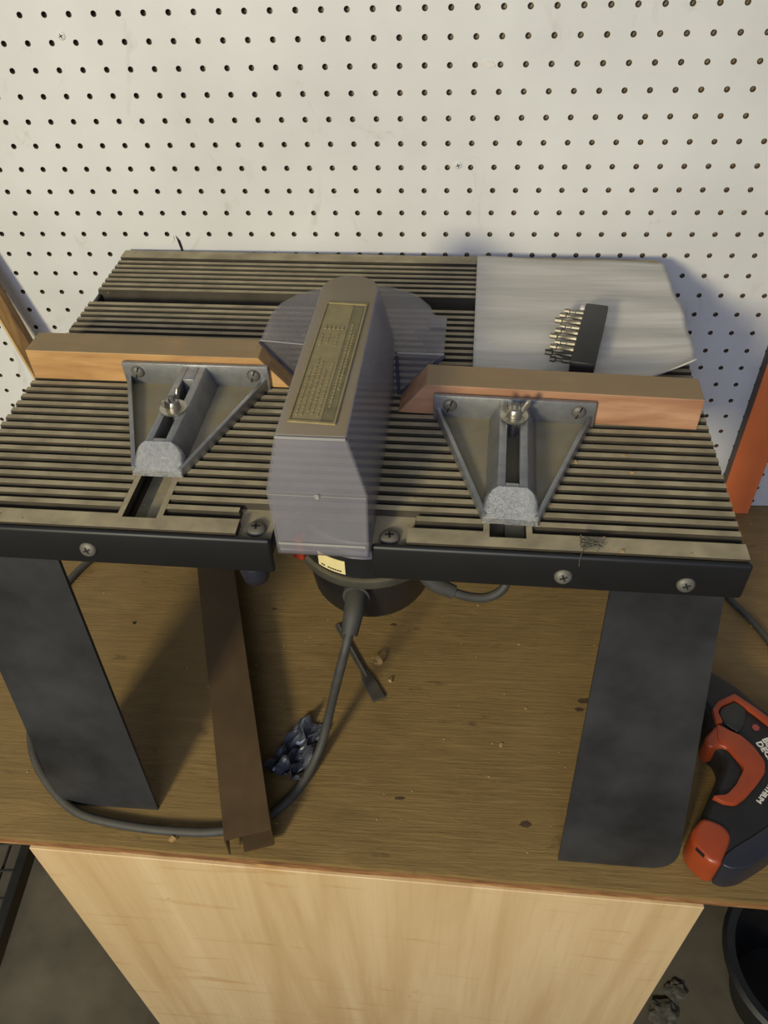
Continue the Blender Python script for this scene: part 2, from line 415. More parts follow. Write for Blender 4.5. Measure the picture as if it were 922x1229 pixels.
# ---------------------------------------------------------------- router table
TH = .40; RZ = math.radians(-2); X0, Y0 = -.062, -.4838
tbl = empty('router_table', (X0, Y0, 0), RZ)
tag(tbl, 'black and grey benchtop router table with ribbed metal top and four legs', 'router table')
def TW(u, v, w=0):
    return Vector((X0+math.cos(RZ)*u-math.sin(RZ)*v, Y0+math.sin(RZ)*u+math.cos(RZ)*v, TH+w))
HW = .3105; D = .463; PITCH = .01075
SLOTS = [(-.146, .0137, .012, .205), (.1385, .0137, .010, .170)]
def table_top():
    bm = bmesh.new(); zb = TH-.0066
    def sheet(u0, u1, v0, v1): box(bm, u0, u1, v0, v1, TH-.012, zb)
    a, b = SLOTS[0], SLOTS[1]; B0, B1 = .3415, .3672
    sheet(-HW, a[0]-a[1], .015, B0); sheet(a[0]-a[1], a[0]+a[1], a[3], B0)
    sheet(a[0]+a[1], -.0665, .015, B0); sheet(-.0665, .0635, .026, B0); sheet(.0635, b[0]-b[1], .015, B0)
    sheet(b[0]-b[1], b[0]+b[1], b[3], B0); sheet(b[0]+b[1], HW, .015, B0)
    sheet(-HW, HW, B1, D-.0055)
    box(bm, -HW, HW, B0-.004, B1+.004, TH-.0185, TH-.0175)      # floor of the wide back slot
    box(bm, -HW, HW, B0-.004, B0, TH-.0175, TH-.012); box(bm, -HW, HW, B1, B1+.004, TH-.0175, TH-.012)
    def bar(u0, u1, v, hw=.0031, top=.0027, z1=TH):
        e = .0012
        loft(bm, [[(u0+e*.0, v-hw, zb), (u0+e, v-top, z1), (u0+e, v+top, z1), (u0, v+hw, zb)],
                  [(u1, v-hw, zb), (u1-e, v-top, z1), (u1-e, v+top, z1), (u1, v+hw, zb)]])
    RIM = .0045
    for k in range(39):
        if k in (30, 31): continue
        v = .026+PITCH*k
        segs = [(-HW, HW)]
        for (c, h, v0, v1) in SLOTS:
            if v < v1:
                new = []
                for (p, q) in segs:
                    if p < c-h < q: new += [(p, c-h-RIM+.001), (c+h+RIM-.001, q)]
                    else: new.append((p, q))
                segs = new
        if v < .028:                                   # nearest rib stops at the screw recesses
            new = []
            for (p, q) in segs:
                if p < -.07 < q and q > .03: new += [(p, -.068), (.068, q)]
                elif p < -.07 and q > -.068: new.append((p, -.068))
                else: new.append((p, q))
            segs = [s for s in new if s[1] > s[0]]
        for (p, q) in segs:
            if p > -.3 and p < -.12 and q > .1: pass
            bar(p, q, v)
    # wide back slot floor and its bevelled wall
    box(bm, -HW, HW, .4445, D, zb-.004, TH)            # back lip
    # front lips either side, outside the recesses, and the framed mitre slots
    for (u0, u1, (c, h, v0, v1)) in ((-HW, -.0665, SLOTS[0]), (.0635, HW, SLOTS[1])):
        box(bm, u0, c-h-RIM, 0, .0155, TH-.010, TH); box(bm, c+h+RIM, u1, 0, .0155, TH-.010, TH)
        box(bm, c-h-RIM, c+h+RIM, 0, v0, TH-.018, TH)
        for q in (-1, 1):
            p0, p1 = sorted((c+q*h, c+q*(h+RIM))); box(bm, p0, p1, v0, v1, TH-.018, TH)
        box(bm, c-h-RIM, c+h+RIM, v0, v1, TH-.0190, TH-.0180)
        box(bm, c-h*.1, c+h, v0, v1, TH-.0180, TH-.0120)
        box(bm, c-h-RIM, c+h+RIM, v1, v1+.003, TH-.018, TH)
    # screw recess pads
    for (u0, u1) in ((-.0665, -.0405), (.037, .0635)):
        box(bm, u0, u1, 0, .026, TH-.010, TH-.0065)
    return mesh_obj('table_top', bm, M['table'], tbl, smooth=False)
top = table_top(); top['label'] = 'ribbed grey aluminium top thick with dust'
def phillips(name, m4, r, parent, m, slot=False):
    bm = bmesh.new(); lathe(bm, [(r, 0), (r, r*.14), (r*.86, r*.36), (r*.5, r*.50), (.0001, r*.55)], 18, m4)
    for a in ((.35,) if slot else (.1, .1+math.pi/2)):
        c, s = math.cos(a), math.sin(a); L = r*(.95 if slot else .42); Wd = r*.10
        q = [m4 @ Vector((c*u-s*v, s*u+c*v, w)) for w in (r*.30, r*(.53 if slot else .58)) for u, v in ((-L, -Wd), (L, -Wd), (L, Wd), (-L, Wd))]
        vs = [bm.verts.new(p) for p in q]
        for f in ((0, 3, 2, 1), (4, 5, 6, 7), (0, 1, 5, 4), (1, 2, 6, 5), (2, 3, 7, 6), (3, 0, 4, 7)):
            bm.faces.new([vs[i] for i in f]).material_index = 1
    return mesh_obj(name, bm, [m, M['slot']], parent, smooth=True)
phillips('screw', frame((-.0535, .0115, TH-.0065), (1, 0, 0), (0, 0, 1)), .0080, top, M['dull_steel'])
phillips('screw', frame((.0500, .0095, TH-.0065), (1, 0, 0), (0, 0, 1)), .0080, top, M['dull_steel'])

# aprons
def apron(name, u0, u1, v0, v1, z0, z1, bev=.003):
    bm = bmesh.new(); box(bm, u0, u1, v0, v1, z0, z1); return mesh_obj(name, bm, M['black'], tbl, smooth=True, bev=bev, seg=3)
ZA = TH-.037
apron('front_apron', -HW-.002, -.0390, -.0055, .0000, ZA, TH-.0012)
apron('front_apron', .0375, HW+.002, -.0055, .0000, ZA, TH-.0012)
# returns of the apron beside the gap and screw recess shelves
apron('apron_shelf', -.0665, -.0390, -.0015, .024, TH-.020, TH-.0101, .001)
apron('apron_shelf', .0375, .0635, -.0015, .024, TH-.020, TH-.0101, .001)
apron('side_apron', -HW-.001, -HW+.004, .0005, D, ZA, TH-.0055, .0015)
apron('side_apron', HW-.004, HW+.001, .0005, D, ZA, TH-.0055, .0015)
apron('back_apron', -HW+.0045, HW-.0045, D-.005, D+.001, ZA, TH-.0095, .0015)
for (u, w) in ((-.1861, -.0200), (.1807, -.0217), (.2696, -.0235)):
    phillips('screw', frame((u, -.0052, TH+w), (1, 0, .3), (0, -1, .25)), .0068, tbl, M['dull_steel'])
# legs: bent sheet with a return flange
def leg(pts_top, pts_bot, zt, corner, flange, back=False):
    (ui, vi), (uo, vo) = pts_top; (bi, bvi), (bo, bvo) = pts_bot
    bm = bmesh.new(); th = .0035; s = 1 if back else -1
    n = 9; outer = []; inner = []
    def P(t, side):       # t 0 top .. 1 bottom
        if side == 0: return Vector((ui+(bi-ui)*t, vi+(bvi-vi)*t, zt*(1-t)))
        return Vector((uo+(bo-uo)*t, vo+(bvo-vo)*t, zt*(1-t)))
    outline = [P(0, 0), P(1, 0)]
    A = P(1, 0)+(P(1, 1)-P(1, 0))*.74; Bp = P(1, 1); Cp = P(1-corner, 1)
    for k in range(n+1):
        t = k/n; outline.append(A*(1-t)**2+Bp*2*t*(1-t)+Cp*t*t)
    outline.append(P(0, 1))
    dv = Vector((0, th, 0))*(1 if not back else -1)
    loft(bm, [[tuple(p) for p in outline], [tuple(p+dv) for p in outline]])
    # return flange along the outer edge and round the corner
    dv2 = Vector((0, flange, 0))*(1 if not back else -1)
    cx = (ui+uo)/2
    edge = outline[2:]
    ins = [p+Vector((math.copysign(th, cx-p.x) if i > 3 else 0, 0, th if i <= 3 else 0)) for i, p in enumerate(edge)]
    a = [bm.verts.new(tuple(p+dv)) for p in edge]; b = [bm.verts.new(tuple(p+dv2)) for p in edge]
    c = [bm.verts.new(tuple(p+dv2)) for p in ins]; d = [bm.verts.new(tuple(p+dv)) for p in ins]
    for q in (a, b, c, d): pass
    for x, y in ((a, b), (b, c), (c, d), (d, a)):
        for i in range(len(edge)-1): bm.faces.new((x[i], x[i+1], y[i+1], y[i]))
    for i in (0, -1): bm.faces.new((a[i], b[i], c[i], d[i]))
    return mesh_obj('leg', bm, M['leg'], tbl, smooth=True)
zl = ZA+.004
leg(((-.2188, -.0010), (-.3125, -.0010)), ((-.2073, -.0330), (-.3190, -.0350)), zl, .10, .022)
leg(((.2182, -.0010), (.3010, -.0010)), ((.2186, -.0505), (.3365, -.0500)), zl, .10, .022)
leg(((-.2188, D-.006), (-.3060, D-.006)), ((-.2140, D-.004), (-.3150, D-.004)), zl, .10, .022, True)
leg(((.2182, D-.006), (.3010, D-.006)), ((.2186, D+.002), (.3250, D+.002)), zl, .10, .022, True)

# fences: bevelled hardwood board on a cast bracket with a wing nut
def fence_board(name, uo, ui_top, ui_bot, vo, vi, m, th=.0318, h=.031):
    bm = bmesh.new()
    f = [(uo, vo, 0), (ui_bot, vi, 0), (ui_top, vi+(vo-vi)*.08, h), (uo, vo, h)]
    g = [(x, y+th, z) for x, y, z in f]
    loft(bm, [[(x, y, TH+z+.0003) for x, y, z in f], [(x, y, TH+z+.0003) for x, y, z in g]])
    return mesh_obj(name, bm, m, tbl, bev=.0007, seg=2)
def bracket_meshes():
    out = {}
    bm = bmesh.new()
    box(bm, -.0685, .0685, .1262, .1306, 0, .0255); out['flange'] = bm          # flange against the wood
    # web and raised edges
    bm2 = bmesh.new(); prism(bm2, [(-.020, .002), (.020, .002), (.064, .1262), (-.064, .1262)], 0, .0035); out['web'] = bm2
    for s in (-1, 1):
        e = Vector((s*.0665-s*.021, .127)); nrm = Vector((e.y, -e.x)).normalized()*(.0032)*(-1 if s > 0 else 1)
        a, b = Vector((s*.021, .001)), Vector((s*.0665, .127))
        q = [a, b, b+nrm*1.2, a+nrm*1.2]
        loft(bm, [[(p.x, p.y, 0) for p in q], [(q[0].x, q[0].y, .0085), (q[1].x, q[1].y, .0125), (q[2].x, q[2].y, .0125), (q[3].x, q[3].y, .0085)]])
    # hump: two rails either side of the slot, bridged at both ends
    H = .0235
    for s in (-1, 1):
        def sec(b, k=1): return [(s*.0212, b, .0005), (s*.0112, b, H*k), (s*.0052, b, H*k), (s*.0052, b, .0005)]
        loft(bm, [sec(.0165), sec(.1275)])
    box(bm, -.0053, .0053, .0165, .022, .0005, H); box(bm, -.0053, .0053, .106, .1275, .0005, H)
    out['cast'] = bm
    # sloping half-round nose, ground bright
    bm3 = bmesh.new()
    n = 12
    lo = [(.0215*math.cos(math.pi*k/n)*1.0, .0, .0005+.006*math.sin(math.pi*k/n)**.5) for k in range(n+1)]
    hi = []
    for k in range(n+1):
        a = math.pi*k/n; x = .0212*math.cos(a); z = min(H, H*1.12*math.sin(a)**.75)
        hi.append((x, .0030+.0135*z/H, .0006+z))
    bk = [(x, .0168, z) for x, y, z in hi]
    loft(bm3, [[(x, 0, .0005) for x, y, z in lo], lo, hi, bk], closed=True)
    out['nose'] = bm3
    return out
def make_bracket(board, org, rz, nut_b, nut_rot):
    O = Matrix.Translation((org[0], org[1], TH)) @ Matrix.Rotation(rz, 4, 'Z')
    bmx = bracket_meshes()
    cast = bmx['cast']; cast.from_mesh  # noqa
    def put(nm, b, m, bev=0):
        o = mesh_obj(nm, b, m, board, smooth=True, bev=bev); o.data.transform(O); return o
    # merge flange + ribs + rails as one casting
    bmx['flange'] = None if bmx['flange'] is bmx['cast'] else bmx['flange']
    br = put('bracket', bmx['cast'], M['alu'], .0009); br['label'] = 'cast aluminium fence bracket'
    w = put('bracket_web', bmx['web'], M['alu_dust']); put('bracket_nose', bmx['nose'], M['nose'])
    for s in (-1, 1):
        phillips('screw', O @ frame((s*.0545, .1262, .0165), (1, 0, 1.2), (0, -1, 0)), .0062, board, M['dull_steel'], slot=True)
    Nn = O @ Matrix.Translation((0, nut_b, .0237)) @ Matrix.Rotation(nut_rot, 4, 'Z')
    bm = bmesh.new(); lathe(bm, [(.0117, 0), (.0117, .0014), (.0040, .0014)], 24, Nn); mesh_obj('washer', bm, M['steel'], board, smooth=True)
    bm = bmesh.new(); lathe(bm, [(.0068, .0014), (.0062, .0050), (.0048, .0085), (.0030, .0088)], 18, Nn)
    for s in (-1, 1):
        q = [(s*.0040, .0022), (s*.0070, .0030), (s*.0125, .0105), (s*.0125, .0150), (s*.0095, .0150), (s*.0050, .0082)]
        loft(bm, [[tuple(Nn @ Vector((x, -.0014, z))) for x, z in q], [tuple(Nn @ Vector((x, .0014, z))) for x, z in q]])
    mesh_obj('wing_nut', bm, M['steel'], board, smooth=True, bev=.0005)
    bm = bmesh.new(); lathe(bm, [(.0030, -.024), (.0030, .0118), (.0024, .0126)], 12, Nn); mesh_obj('bolt', bm, M['dull_steel'], board, smooth=True)
fl = fence_board('fence', -.3075, -.0860, -.0600, .1933, .1912, M['wood_l']); fl['label'] = 'left wooden fence half on its bracket'
fr = fence_board('fence', .2985, .0680, .0435, .1500, .1600, M['wood_r']); fr['label'] = 'right wooden fence half on its bracket'
make_bracket(fl, (-.1455, .0600), math.radians(0), .062, math.radians(75))
make_bracket(fr, (.1400, .0235), math.radians(-1.6), .105, math.radians(10))

# clear guard hood and side wings
def hood_ring(w, ul, ur, vf, vb, n=10):
    c = (ul+ur)/2; r = (ur-ul)/2
    pts = [(ul, vf, TH+w), (ur, vf, TH+w)]
    for k in range(n+1):
        a = math.pi*k/n
        pts.append((c+r*math.cos(a), vb-r*1.0+r*1.0*math.sin(a), TH+w))
    return pts
bm = bmesh.new()
loft(bm, [hood_ring(-.0065, -.0325, .0375, -.0120, .222), hood_ring(.004, -.0325, .0375, -.0120, .222), hood_ring(.055, -.0335, .0385, -.0115, .224), hood_ring(.0985, -.0240, .0250, -.0025, .2236)], cap0=False, cap1=True)
guard = mesh_obj('bit_guard', bm, M['guard'], tbl, smooth=True, bev=.0022, seg=3)
guard['label'] = 'hazy clear plastic bit guard with a dusty flat top'
md = guard.modifiers.new('wall', 'SOLIDIFY'); md.thickness = .0022; md.offset = -1
bm = bmesh.new(); box(bm, -.0300, .0350, -.0128, -.0121, TH+.004, TH+.0062); mesh_obj('guard_lip', bm, M['lip'], guard, bev=.0003)
bm = bmesh.new(); box(bm, -.0325, .0375, -.0124, -.0117, TH+.0530, TH+.0535); mesh_obj('mould_seam', bm, M['lip'], guard)
bm = bmesh.new(); lathe(bm, [(.0022, 0), (.0016, .0012)], 12, frame((.003, -.0124, TH+.0532), (1, 0, 0), (0, -1, 0))); mesh_obj('mould_dot', bm, M['lip'], guard)
bm = bmesh.new(); box(bm, -.0235, .0245, -.0042, -.0032, TH+.0965, TH+.0985); mesh_obj('hood_edge', bm, M['lip'], guard, bev=.0003)
def edge_bar(p, q, r):
    bm = bmesh.new(); tube(bm, [p, q], r, 6, 1, smooth=False); mesh_obj('wing_edge', bm, M['edge'], guard)
edge_bar((.0820, .1985, TH+.0350), (.0435, .1855, TH+.0020), .0016)
edge_bar((-.0885, .2135, TH+.0350), (-.0605, .2115, TH+.0020), .0016)
edge_bar((.0420, .1850, TH+.0018), (.0395, .1965, TH+.0350), .0013)
# moulded label on the hood: raised rim, panel, darker band, unreadable relief lines
lab = Matrix.Translation((0, 0, TH+.0985))
def quad_bar(bm, poly, z0, z1, mi=0): prism(bm, poly, z0, z1, mi)
bm = bmesh.new()
LP = [(-.0175, .012), (.0158, .010), (.0192, .172), (-.0150, .174)]
def lp(s, t):
    a = Vector(LP[0]).lerp(Vector(LP[1]), s); b = Vector(LP[3]).lerp(Vector(LP[2]), s); q = a.lerp(b, t); return (q.x, q.y)
z = TH+.0986
for (s0, s1, t0, t1) in ((0, .04, 0, 1), (.95, 1, 0, 1), (.04, .95, 0, .012), (.04, .95, .988, 1)):
    quad_bar(bm, [lp(s0, t0), lp(s1, t0), lp(s1, t1), lp(s0, t1)], z, z+.0012)
rimo = mesh_obj('label_rim', bm, M['label'], guard)
bm = bmesh.new(); quad_bar(bm, [lp(.04, .012), lp(.68, .012), lp(.68, .988), lp(.04, .988)], z, z+.0003)
mesh_obj('label_panel', bm, M['label'], guard)
bm = bmesh.new(); quad_bar(bm, [lp(.70, .02), lp(.93, .02), lp(.93, .965), lp(.70, .965)], z, z+.0003)
mesh_obj('label_band', bm, M['label_dark'], guard)
bm = bmesh.new()
rl = random.Random(3)
for (s, t0, t1) in ((.13, .05, .42), (.24, .05, .50), (.35, .08, .46), (.46, .06, .40), (.58, .05, .46), (.15, .60, .70), (.30, .62, .74), (.5, .60, .72), (.78, .12, .80), (.86, .25, .70)):
    t = t0
    while t < t1:
        L = rl.uniform(.012, .03); quad_bar(bm, [lp(s-.025, t), lp(s+.025, t), lp(s+.025, min(t+L, t1)), lp(s-.025, min(t+L, t1))], z+.0003, z+.0007); t += L+.008
for k in range(5):
    s = .14+.10*k; quad_bar(bm, [lp(s, .745), lp(s+.06, .745), lp(s+.06, .775), lp(s, .775)], z+.0003, z+.0009)
tag(mesh_obj('label_relief', bm, M['label'], guard), kind='stuff')
def shield():
    bm = bmesh.new()
    topo = [(.0, .2020), (-.0885, .2140), (-.0885, .2620), (-.0830, .2830), (-.0690, .3030), (-.0500, .3140), (-.0260, .3215), (.0, .3240), (.0240, .3215), (.0490, .3080), (.0640, .2860), (.0700, .2690), (.0820, .2660), (.0820, .1990)]
    boto = [(.0, .2000), (-.0600, .2120), (-.0740, .2480), (-.0720, .2720), (-.0620, .2920), (-.0470, .3060), (-.0240, .3140), (.0, .3160), (.0220, .3130), (.0460, .2990), (.0580, .2780), (.0640, .2620), (.0730, .2500), (.0430, .1860)]
    loft(bm, [[(x, y, TH+.0005) for x, y in boto], [(x, y, TH+.036) for x, y in topo]], cap0=False, cap1=True)
    o = mesh_obj('guard_wing', bm, M['guard_wing'], guard, smooth=True, bev=.0015)
    o['label'] = 'clear half round wing behind the hood'
    md = o.modifiers.new('wall', 'SOLIDIFY'); md.thickness = .002; md.offset = -1
    return o
shield()
bm = bmesh.new(); box(bm, .0665, .0815, .2420, .2600, TH+.0362, TH+.0377); mesh_obj('wing_tab', bm, M['guard_wing'], guard, bev=.0005)
bm = bmesh.new(); prism(bm, [(-.0880, .2128), (-.0350, .2066), (-.0350, .2080), (-.0880, .2142)], TH+.0362, TH+.0370); mesh_obj('wing_edge', bm, M['lip'], guard)
bm = bmesh.new(); prism(bm, [(.0400, .1983), (.0815, .1980), (.0815, .1993), (.0400, .1996)], TH+.0362, TH+.0370); mesh_obj('wing_edge', bm, M['lip'], guard)

# ---------------------------------------------------------------- router hanging below the table
rc = Vector((-.050, -.276, 0))
router = empty('router', (rc.x, rc.y, .125))
tag(router, 'black electric router motor hanging under the ribbed table top', 'router')
def rloc(p): return Vector(p)-Vector((rc.x, rc.y, .125))
bm = bmesh.new(); lathe(bm, [(.050, 0), (.062, .004), (.066, .012), (.0735, .070)], 40); mesh_obj('motor_cap', bm, M['motor'], router, smooth=True)
bm = bmesh.new(); lathe(bm, [(.0735, .0701), (.081, .072), (.0825, .076), (.081, .082), (.078, .084)], 40); mesh_obj('motor_ring', bm, M['ring'], router, smooth=True)
bm = bmesh.new(); lathe(bm, [(.0775, .0841), (.0765, .112), (.071, .118), (.071, .160), (.074, .164), (.074, .200)], 40); mesh_obj('motor_housing', bm, M['motor'], router, smooth=True)
bm = bmesh.new(); lathe(bm, [(.0715, .121), (.0735, .124), (.0735, .128), (.0715, .131)], 40); mesh_obj('cooling_ring', bm, M['ring'], router, smooth=True)
bm = bmesh.new(); lathe(bm, [(.078, .2005), (.080, .203), (.080, .2600), (.076, .2648)], 40); mesh_obj('router_base', bm, M['motor'], router, smooth=True)
# curved sticker on the housing
bm = bmesh.new(); a0, a1 = math.radians(-128), math.radians(-104); rows = []
for rr in (.0774, .0782):
    for zz in (.0880, .1070):
        rows.append([(rr*math.cos(a0+(a1-a0)*k/8), rr*math.sin(a0+(a1-a0)*k/8), zz) for k in range(9)])
loft(bm, [rows[0], rows[1], rows[3], rows[2], rows[0]], False, False, closed=False)
mesh_obj('sticker', bm, M['sticker'], router)['label'] = 'cream paper sticker on the black motor'
bm = bmesh.new()
for k in range(9):
    if k == 2: continue
    b0 = a0+(a1-a0)*(.12+.085*k); b1 = b0+(a1-a0)*.065
    loft(bm, [[(.0781*math.cos(b), .0781*math.sin(b), zz) for b, zz in ((b0, .0905), (b1, .0905), (b1, .0925), (b0, .0925))],
              [(.0785*math.cos(b), .0785*math.sin(b), zz) for b, zz in ((b0, .0905), (b1, .0905), (b1, .0925), (b0, .0925))]])
mesh_obj('sticker_print', bm, M['slot'], router)
# cord with its boot
C0 = [(-.0585, -.345, .183), (-.0600, -.372, .181), (-.0640, -.392, .166)]
bm = bmesh.new(); tube(bm, [rloc(p) for p in C0], (.0125, .0090), 14, 6); tube(bm, [rloc((-.0590, -.348, .182)), rloc((-.0593, -.356, .183))], .0145, 14, 3)
mesh_obj('cord_boot', bm, M['rubber'], router, smooth=True)
cordp = [(-.0630, -.388, .170), (-.0690, -.405, .150), (-.0800, -.417, .105), (-.0900, -.424, .060), (-.1010, -.442, .022), (-.1150, -.470, .0075), (-.1330, -.498, .0052), (-.1650, -.523, .0052), (-.2050, -.533, .0052), (-.2535, -.5340, .0052), (-.3050, -.5300, .0052), (-.3530, -.5200, .0052), (-.3900, -.4960, .0052), (-.4250, -.4600, .0052), (-.4480, -.4150, .0052), (-.4700, -.3400, .0052), (-.4900, -.2500, .0052), (-.4780, -.1800, .0052), (-.4500, -.1300, .0052), (-.4100, -.0900, .0052)]
bm = bmesh.new(); tube(bm, [rloc(p) for p in cordp], .0050, 10, 6); mesh_obj('power_cord', bm, M['rubber'], router, smooth=True)
bm = bmesh.new(); tube(bm, [rloc(p) for p in [(.005, -.320, .200), (.020, -.327, .178), (.043, -.330, .166)]], (.0105, .0080), 12, 5); mesh_obj('lead_boot', bm, M['rubber'], router, smooth=True)
bm = bmesh.new(); tube(bm, [rloc(p) for p in [(.040, -.330, .167), (.060, -.331, .160), (.082, -.329, .159), (.098, -.322, .170), (.096, -.310, .195), (.075, -.295, .225), (.030, -.285, .250), (.020, -.282, .262)]], .0052, 10, 6); mesh_obj('switch_lead', bm, M['rubber'], router, smooth=True)
bm = bmesh.new(); tube(bm, [rloc(p) for p in [(-.128, -.310, .335), (-.138, -.350, .300), (-.147, -.385, .275)]], (.012, .010), 12, 4); lathe(bm, [(.008, -.014), (.0125, -.010), (.0145, .002), (.0135, .010), (.008, .014)], 16, Matrix.Translation(rloc((-.1485, -.392, .262))))
mesh_obj('handle_knob', bm, M['navy'], router, smooth=True)
bm = bmesh.new(); prism(bm, [(-.074, -.064), (-.062, -.068), (-.058, -.055), (-.070, -.050)], .098, .126); mesh_obj('lock_lever', bm, M['red'], router, bev=.002)['label'] = 'red lever on the left of the motor'

# ---------------------------------------------------------------- things on the router table
def sheet():
    bm = bmesh.new(); nu, nv = 46, 40; ver = {}
    def edge_l(t): return .1075+.0005*t
    def edge_r(t):   # t 0 front .. 1 back
        return .3150-.010*max(0, 1-t/.22)**2-.0015*math.sin(t*9)
    for i in range(nu+1):
        for j in range(nv+1):
            s, t = i/nu, j/nv
            v = .1970+.022*s*s*s+(.4560-.1970-.022*s*s*s)*t-.006*t*s
            u = edge_l(t)+(edge_r(t)-edge_l(t))*s
            w = .0012+.0012*math.sin(v*90+s*2)+.0016*(noise.noise(Vector((u*14, v*30, 0)))+.5)
            if s > .6: w += .007*((s-.6)/.4)**2*(1-t)**2
            w += .016*max(0, (s-.68)/.32)*max(0, 1-t/.14)**1.5
            ver[i, j] = bm.verts.new((u, v, w))
    for i in range(nu):
        for j in range(nv):
            bm.faces.new((ver[i, j], ver[i+1, j], ver[i+1, j+1], ver[i, j+1]))
    return bm
foam = mesh_obj('foam_sheet', sheet(), M['sheet'], smooth=True)
foam.location = TW(0, 0, .0010); foam.rotation_euler = (0, 0, RZ)
md = foam.modifiers.new('thick', 'SOLIDIFY'); md.thickness = .0014; md.offset = 1
tag(foam, 'thin white foam sheet lying over the back right of the ribbed top', 'foam sheet')

# black bit holder with metal bits
bh = empty('bit_holder', TW(.2165, .2700, .0068), RZ+math.radians(-12))
tag(bh, 'black plastic holder with a row of metal bits on the white foam sheet', 'bit holder')
bm = bmesh.new(); box(bm, -.0105, .0115, -.058, .050, 0, .0165); mesh_obj('holder_block', bm, M['dblack'], bh, smooth=True, bev=.0015)
for k in range(10):
    y = -.050+.0098*k; bm = bmesh.new(); m4 = frame((-.0104, y, .011), (0, 1, 0), (-1, .03*((k*7) % 3-1), 0))
    L = .022+.003*((k*5) % 3-1)
    lathe(bm, [(.0026, 0), (.0026, L*.4), (.0017, L*.45), (.0017, L*.7), (.0030, L*.75), (.0026, L)], 8, m4)
    mesh_obj('bit', bm, M['bitm'] if k not in (0, 1) else M['dblack'], bh, smooth=True)
bm = bmesh.new(); box(bm, -.0150, -.0104, .0425, .0485, .006, .014); mesh_obj('clip', bm, M['white'], bh, bev=.0008)

# ---------------------------------------------------------------- things on the bench
# bronze aluminium channel
ch_dir = Vector((-.109, .351, 0)).normalized(); ch_p = Vector((ch_dir.y, -ch_dir.x, 0))
chan = empty('metal_channel', (-.1578, -.5515, .0105), math.atan2(-ch_dir.x, ch_dir.y))
tag(chan, 'brown metal C channel lying from bench edge back under the router table', 'channel')
L = .47; w = .0470; h = .033; t = .0016
bm = bmesh.new(); box(bm, -w/2, w/2, 0, L, h-t, h); mesh_obj('top_web', bm, M['bronze'], chan)
bm = bmesh.new(); box(bm, w/2-t, w/2, 0, L, 0, h-t); mesh_obj('side_flange', bm, M['bronze'], chan)
bm = bmesh.new(); box(bm, -w/2, -w/2+t, 0, L, 0, h-t); mesh_obj('side_flange', bm, M['bronze'], chan)
bm = bmesh.new(); box(bm, -w/2+.015, w/2-t, -.001, L, 0, t); mesh_obj('bottom_lip', bm, M['bronze'], chan)
# flat tool
tool = empty('flat_wrench', (-.066, -.315, 0), math.atan2(-.359+.264, -.041+.094))
tag(tool, 'dull grey flat metal tool lying behind the router cord on the bench', 'tool')
bm = bmesh.new(); prism(bm, [(-.075, -.0042), (.005, -.0042), (.018, -.0075), (.052, -.0085), (.052, .0085), (.018, .0075), (.005, .0042), (-.075, .0042)], .0003, .0038)
mesh_obj('blade', bm, M['wrench'], tool, bev=.0008)
bm = bmesh.new(); prism(bm, [(-.073, -.0012), (.016, -.0012), (.016, .0012), (-.073, .0012)], .0038, .0052); mesh_obj('spine', bm, M['dull_steel'], tool)
# wood shavings
def shaving(x, y, r, turns, wd, label):
    bm = bmesh.new(); n = 26; a = []; b = []
    for k in range(n+1):
        q = turns*2*math.pi*k/n; rr = r*(1-.25*k/n)
        a.append((rr*math.cos(q), -wd/2, .0012+r+rr*math.sin(q))); b.append((rr*math.cos(q)+.002*k/n, wd/2, .0012+r+rr*math.sin(q)))
    th = .0006; a2 = [(x*.9, y, z) for x, y, z in a]; b2 = [(x*.9, y, z) for x, y, z in b]
    loft(bm, [a, b, b2, a2, a], False, False, closed=False)
    o = mesh_obj('wood_shaving', bm, M['shaving'], smooth=True); o.location = (x, y, -.0008); o.rotation_euler = (0, 0, random.uniform(0, 3))
    tag(o, label, 'shaving', 'wood shavings on the bench')
shaving(-.046, -.309, .0075, .8, .006, 'curled wood shaving beside the flat grey tool')
shaving(-.245, -.543, .004, .9, .005, 'pale wood shaving in front of the cord near the left leg')
shaving(-.030, -.335, .003, .7, .003, 'tiny wood curl right of the flat grey tool')
# crumpled plastic scrap
bm = bmesh.new(); gr = {}
for a in range(25):
    for b in range(25):
        u, v = a/24-.5, b/24-.5
        f = abs(noise.noise(Vector((u*3.2+4, v*2.2, 1))))*.9+.35*abs(noise.noise(Vector((u*7, v*5+3, 2))))
        wv = .010*noise.noise(Vector((v*4, 5, u*4)))
        gr[a, b] = bm.verts.new((u*.036*(1.1-.5*v)+wv, v*.074+.5*wv, .001+.034*f*(1-1.2*u*u)))
for a in range(24):
    for b in range(24): bm.faces.new((gr[a, b], gr[a+1, b], gr[a+1, b+1], gr[a, b+1]))
o = mesh_obj('crumpled_plastic', bm, M['scrap']); o.location = (-.1270, -.4330, .0008); o.rotation_euler = (0, 0, -.35)
md = o.modifiers.new('film', 'SOLIDIFY'); md.thickness = .0004
tag(o, 'crumpled dark grey plastic scrap between the channel and the cord', 'scrap')
# thin black cable at the right
bm = bmesh.new(); tube(bm, [(.345, -.045, .004), (.385, -.130, .004), (.409, -.189, .004), (.425, -.219, .004), (.440, -.258, .004), (.455, -.330, .004), (.50, -.40, .004)], .0042, 10, 6)
tag(mesh_obj('black_cable', bm, M['rubber'], smooth=True), 'thin black cable running behind the right leg to the orange drill', 'cable')

